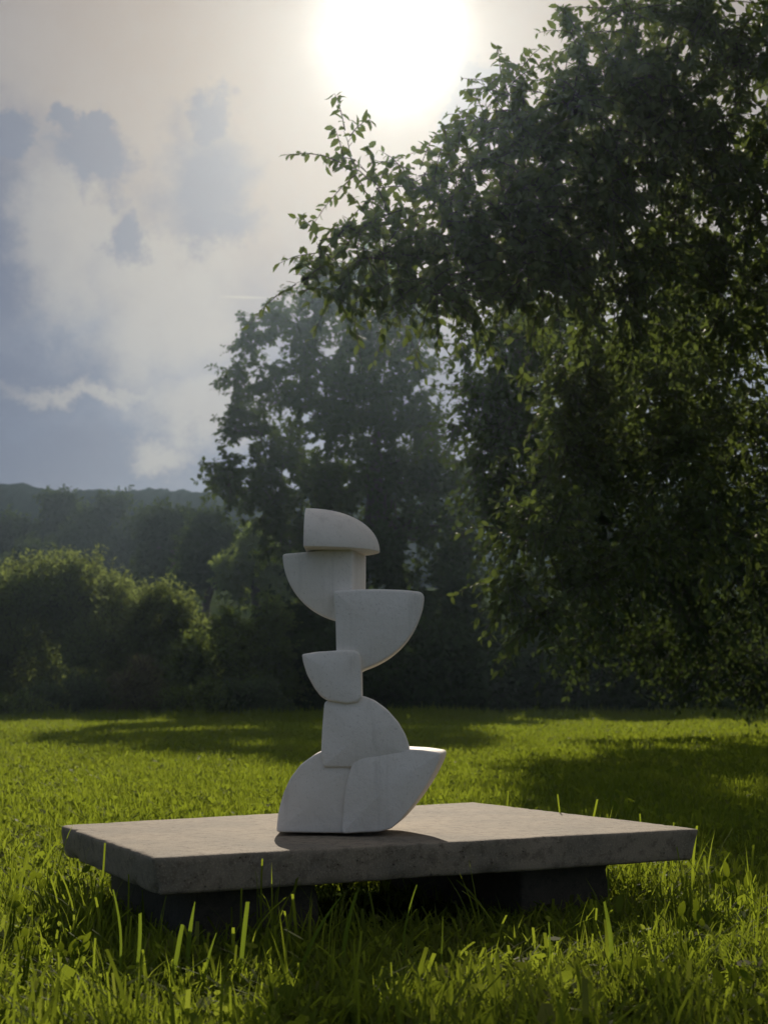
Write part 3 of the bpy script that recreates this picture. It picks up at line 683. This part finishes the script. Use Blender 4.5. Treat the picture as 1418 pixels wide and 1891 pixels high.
def scatter_nodes(coll):
    ng = bpy.data.node_groups.new('grass_scatter', 'GeometryNodeTree')
    ng.interface.new_socket('Geometry', in_out='INPUT', socket_type='NodeSocketGeometry'); ng.interface.new_socket('Geometry', in_out='OUTPUT', socket_type='NodeSocketGeometry')
    N = NT(ng); gi = N.new('NodeGroupInput'); go = N.new('NodeGroupOutput'); ins = N.new('GeometryNodeInstanceOnPoints')
    ci = N.new('GeometryNodeCollectionInfo'); ci.inputs[0].default_value = coll; ci.inputs[1].default_value = True; ci.inputs[2].default_value = True
    def attr(nm, ty):
        a = N.new('GeometryNodeInputNamedAttribute', data_type=ty); a.inputs[0].default_value = nm; return next(o for o in a.outputs if o.enabled and o.name == 'Attribute')
    N.l.new(gi.outputs[0], ins.inputs['Points']); N.l.new(ci.outputs[0], ins.inputs['Instance']); ins.inputs['Pick Instance'].default_value = True
    N.l.new(attr('idx', 'INT'), ins.inputs['Instance Index']); 
    e2r = N.new('FunctionNodeEulerToRotation'); N.l.new(attr('rot', 'FLOAT_VECTOR'), e2r.inputs[0]); N.l.new(e2r.outputs[0], ins.inputs['Rotation'])
    N.l.new(attr('scl', 'FLOAT_VECTOR'), ins.inputs['Scale']); N.l.new(ins.outputs[0], go.inputs[0]); return ng
def scatter(name, label, meshes, pts, idx, scl, hscl):
    coll = bpy.data.collections.new(name + '_sources')
    for k, me in enumerate(meshes):
        if not me.materials: me.materials.append(M['grass'])
        o = bpy.data.objects.new('grass_clump_%02d' % k, me); coll.objects.link(o)
    me = bpy.data.meshes.new(name); me.vertices.add(len(pts)); me.vertices.foreach_set('co', np.asarray(pts, np.float32).ravel())
    n = len(pts); rot = np.zeros((n, 3), np.float32); rot[:, 2] = rng.uniform(0, 6.283, n); rot[:, :2] = rng.normal(size=(n, 2)) * .08
    a = me.attributes.new('rot', 'FLOAT_VECTOR', 'POINT'); a.data.foreach_set('vector', rot.ravel())
    s = np.stack([scl, scl, scl * hscl], -1).astype(np.float32); a = me.attributes.new('scl', 'FLOAT_VECTOR', 'POINT'); a.data.foreach_set('vector', s.ravel())
    a = me.attributes.new('idx', 'INT', 'POINT'); a.data.foreach_set('value', np.asarray(idx, np.int32))
    o = obj(name, me, M['grass']); md = o.modifiers.new('scatter', 'NODES'); md.node_group = scatter_nodes(coll)
    tag(o, label, 'grass', kind='stuff'); return o
def inside_quad(P, q, pad=0.0):
    c = sum(q, Vector()) / 4; r = np.ones(len(P), bool)
    for i in range(4):
        a, b = q[i], q[(i+1) % 4]; n = Vector((-(b.y - a.y), b.x - a.x, 0)); n.normalize()
        if n.dot(c - a) < 0: n = -n
        r &= (P[:, 0] - a.x) * n.x + (P[:, 1] - a.y) * n.y > -pad
    return r
def lay_grass():
    near = [clump_mesh(30, .06, .070, .0045, .8, .35) for _ in range(4)] + [clump_mesh(22, .06, .065, .0064, 1.0, .45, 4) for _ in range(4)] + [clump_mesh(12, .05, .062, .0088, .9, .6, 7) for _ in range(2)] + [clump_mesh(9, .035, .125, .0052, .75, .3, 0, seg=5) for _ in range(3)]
    far = [clump_mesh(40, .11, .075, .0065, .6, .2, 2, seg=2) for _ in range(5)]
    def pts(y0, y1, dens, half):
        n = int((y1 - y0) * 2 * half(y1) * dens); y = rng.uniform(y0, y1, n); x = rng.uniform(-half(y1), half(y1), n); k = np.abs(x) < half(y)
        return np.stack([x[k], y[k]], -1)
    half = lambda y: .30 * y + .55
    P = pts(1.4, 5.2, 460, half)
    pad = inside_quad(P, [A, B, C, D], -.10); P = P[~pad | (rng.random(len(P)) < .12)]
    z = gz(P[:, 0], P[:, 1]); patch = np.array([mnoise.noise(Vector((x * 2.1, y * 2.1, 4))) for x, y in P])
    h = 1 + .45 * patch + rng.normal(size=len(P)) * .22 + .25 * np.clip((2.9 - P[:, 1]) / .6, 0, 1)
    # shorter under the slab, longer round its foot where no mower reaches
    ring = inside_quad(P, [A, B, C, D], .14); h = np.where(ring, h * 1.3, h); ins = inside_quad(P, [A, B, C, D], -.02); h = np.where(ins, np.minimum(h, .95), h)
    kind = rng.choice(13, len(P), p=[.115]*4 + [.098]*4 + [.05]*2 + [.016]*3); tall = ring & ~inside_quad(P, [A, B, C, D], .02) & (rng.random(len(P)) < .28); kind = np.where(tall, rng.integers(10, 13, len(P)), kind)
    kind = np.where(ins & (kind >= 10), 0, kind)
    scatter('grass_foreground', 'short mown sunlit grass around the concrete slab', near, np.column_stack([P, z]), kind, rng.uniform(.8, 1.2, len(P)), np.clip(h, .4, 2))
    P = np.concatenate([pts(5.1, 12, 210, half), pts(12, 28.5, 75, half)]); z = gz(P[:, 0], P[:, 1])
    patch = np.array([mnoise.noise(Vector((x * .6, y * .6, 9))) for x, y in P]); far_k = np.clip((P[:, 1] - 5) / 20, 0, 1)
    edge = np.clip((P[:, 1] - 24.5) / 1.5, 0, 1)
    scatter('lawn_grass', 'sunlit lawn grass reaching back to the hedge', far, np.column_stack([P, z]), rng.integers(0, 5, len(P)), rng.uniform(.85, 1.25, len(P)) * (1 + .7 * far_k), np.clip((1 + .4 * patch) * (1 - .25 * far_k) + edge * 1.6 * rng.random(len(P)), .4, 3))
lay_grass()

# --- tall broad blades standing in front of the slab, cut square by the mower
def tall_blades():
    spec = ((206, 1645, 1790, 10, -8, 2.62, 'tall yellow green cut grass blade left of all others'), (256, 1690, 1830, 12, 16, 2.59, 'leaning cut grass blade second from the left in front of the slab'), (335, 1710, 1860, 16, 24, 2.57, 'broad grass blade standing below the near corner of the slab'),
            (358, 1668, 1780, 17, 8, 2.70, 'darker grass blade just behind the one below the near slab corner'), (398, 1725, 1830, 11, 28, 2.62, 'slanting thin grass blade right of the one below the near slab corner'), (456, 1668, 1760, 16, 14, 2.65, 'bright square cut grass blade before the slab centre'),
            (632, 1655, 1770, 15, 85, 2.67, 'long grass blade bowing right in front of the slab'), (658, 1650, 1760, 16, 26, 2.72, 'dark green grass blade right of the bowing one'), (770, 1636, 1715, 6, 22, 2.72, 'thin lone grass blade under the slab middle'),
            (818, 1694, 1760, 6, 14, 2.65, 'short thin grass blade right of the lone one'), (1015, 1705, 1770, 8, 14, 2.62, 'short leaning grass blade before the right block'), (1118, 1668, 1780, 17, -4, 2.70, 'dull green broad grass blade before the right block'))
    for px, pt, pb_, w, dx, Y, lab in spec:
        top = np.array(at(px, pt, Y)); bx = at(px - dx, pb_, Y); bot = np.array((bx.x, Y, float(gz(bx.x, Y)) - .003)); s = Y / FPX
        if bot[2] > top[2] - .02: bot[2] = top[2] - .06
        n = 9; t = np.linspace(0, 1, n)[:, None]; bend = (t ** 2.0); P = bot + (top - bot) * t
        P[:, 0] = bot[0] + (top[0] - bot[0]) * bend[:, 0]; P[:, 1] += .02 * np.sin(t[:, 0] * 2); P[:, 0] += rng.normal() * .006 * np.sin(t[:, 0] * math.pi)
        V, Q = [], []
        tw = rng.uniform(-1.0, 1.0); tip = rng.choice((.25, .6, .85))
        for k in range(n):
            f = k / (n - 1); ww = w * s * .30 * (.3 + .7 * math.sin(min(1, f * 1.25) * math.pi / 2)) * (1 - f ** 3 * tip); a = tw * f
            sx = np.array([math.cos(a), math.sin(a), 0]); e = np.array([0, 0, rng.uniform(-.002, .003)]) if k == n - 1 else 0
            V += [P[k] - sx * ww, P[k] + np.array([0, .35 * ww, 0]), P[k] + sx * ww + e]
            if k: o = 3 * k; Q += [(o-3, o-2, o+1, o), (o-2, o-1, o+2, o+1)]
        tag(obj('grass_blade', mesh_np('grass_blade', np.array(V) - bot, Q, smooth=True), M['broad'], None, bot), lab, 'grass blade', 'tall cut blades before the slab')
tall_blades()

# --- broad-leaved weeds
def weeds():
    def leafy(label, px, py, Y, leaves, name='weed', cat='weed'):
        """leaves: (dx, dy, length, width, tilt) in photograph pixels about the plant's heart"""
        h = at(px, py, Y); base = Vector((h.x, Y, float(gz(h.x, Y)))); root = empty(name, base); tag(root, label, cat, 'broad leaved weeds in the lawn'); s = Y / FPX
        stems, rr = [], []
        leaves = list(leaves) + [(rng.normal() * 22, rng.uniform(-30, 6), L * rng.uniform(.5, .85), W * rng.uniform(.5, .9), rng.uniform(-80, 80)) for _, _, L, W, _ in leaves * 2]
        for dx, dy, L, W, tilt in leaves:
            L, W = L * .85, W * .8
            c = Vector((dx * s, rng.uniform(-.02, .02), h.z - base.z - dy * s)); rot = Matrix.Rotation(math.radians(tilt), 4, 'Y') @ Matrix.Rotation(math.radians(rng.uniform(10, 75)), 4, 'X')
            V, F = [], []; n = 8
            for k in range(n + 1):
                t = k / n; ww = W * s * .5 * (math.sin(min(1, t * 1.06) * math.pi) ** .6 + .02); cup = .12 * W * s
                V += [(-ww, t * L * s, cup), (0, t * L * s, 0), (ww, t * L * s, cup * .8)]
                if k: o = 3 * k; F += [(o-3, o-2, o+1, o), (o-2, o-1, o+2, o+1)]
            V = [c + (rot @ Vector(v)) for v in V]
            obj('leaf', mesh_np('leaf', [tuple(v) for v in V], F, smooth=True), M['weed'], root)
            stems.append(wiggle(np.zeros(3), np.array(c), 6, .1)); rr.append(np.linspace(.0018, .0012, 6))
        obj('stalk', tubes_mesh('stalk', stems, rr, 5), M['weed'], root)
    leafy('yellow green three leaved weed left of the slab', 103, 1640, 3.3, ((-14, -2, 30, 24, -50), (12, -2, 32, 26, 55), (-2, 14, 26, 22, -8)))
    leafy('round leaved weed at the left edge of the picture', 22, 1680, 3.0, ((0, 0, 32, 30, 5), (24, 8, 24, 18, 40)))
    leafy('small bright weed at the lower left', 45, 1760, 2.6, ((-8, 0, 36, 22, -20), (14, 4, 28, 18, 30), (-2, 22, 22, 16, 2)))
    leafy('leafy weed behind the second cut blade', 132, 1765, 2.6, ((0, 0, 40, 20, 8), (-16, -6, 30, 16, -30), (18, -8, 28, 15, 40)))
    leafy('upright oval leaved weed right of the right block', 1262, 1722, 2.85, ((-6, 0, 52, 26, 20), (14, -22, 40, 20, 50)))
    leafy('bright tall leaved weed at the right edge behind the slab', 1358, 1650, 3.5, ((0, 0, 60, 22, -12), (-20, -12, 50, 18, -35), (16, -8, 46, 18, 25)))
    leafy('round leaved weed below the slab on the right', 1140, 1800, 2.5, ((-4, 0, 40, 36, -5), (20, -10, 30, 24, 45)))
    leafy('yellowish pointed weed at the lower right corner', 1360, 1830, 2.4, ((0, 0, 56, 24, 4), (-20, -4, 46, 20, -25)))
    leafy('pair of pointed weed leaves at the bottom right', 1205, 1835, 2.4, ((-4, 0, 54, 22, 12), (16, -6, 36, 18, 38)))
    leafy('low broad weed at the bottom centre', 480, 1885, 2.3, ((-8, 0, 44, 26, -30), (14, 0, 48, 28, 35)))
    leafy('fresh green dock leaf behind the right slab edge', 1140, 1500, 5.2, ((0, 0, 40, 16, -16), (12, -4, 30, 10, 18)))
weeds()

# ------------------------------------------------------------------ evening haze
def haze():
    m = bpy.data.materials.new('haze_air'); m.use_nodes = True; T = NT(m.node_tree); T.n.clear()
    out = T.new('ShaderNodeOutputMaterial'); v = T.new('ShaderNodeVolumePrincipled')
    v.inputs['Color'].default_value = (0.60, 0.80, 1.0, 1); v.inputs['Density'].default_value = 0.00064; v.inputs['Anisotropy'].default_value = 0.83
    v.inputs['Density Attribute'].default_value = ''; v.inputs['Color Attribute'].default_value = ''; v.inputs['Temperature Attribute'].default_value = ''
    T.l.new(v.outputs[0], out.inputs['Volume'])
    x0, x1, y0, y1, z0, z1 = -2600, 2600, -450, 3100, -1.2, 18.4
    V = [(x, y, z) for z in (z0, z1) for y in (y0, y1) for x in (x0, x1)]
    F = [(0, 2, 3, 1), (4, 5, 7, 6), (0, 1, 5, 4), (2, 6, 7, 3), (0, 4, 6, 2), (1, 3, 7, 5)]
    me = bpy.data.meshes.new('haze'); me.from_pydata(V, [], F); tag(obj('haze', me, m), kind='stuff')
haze()
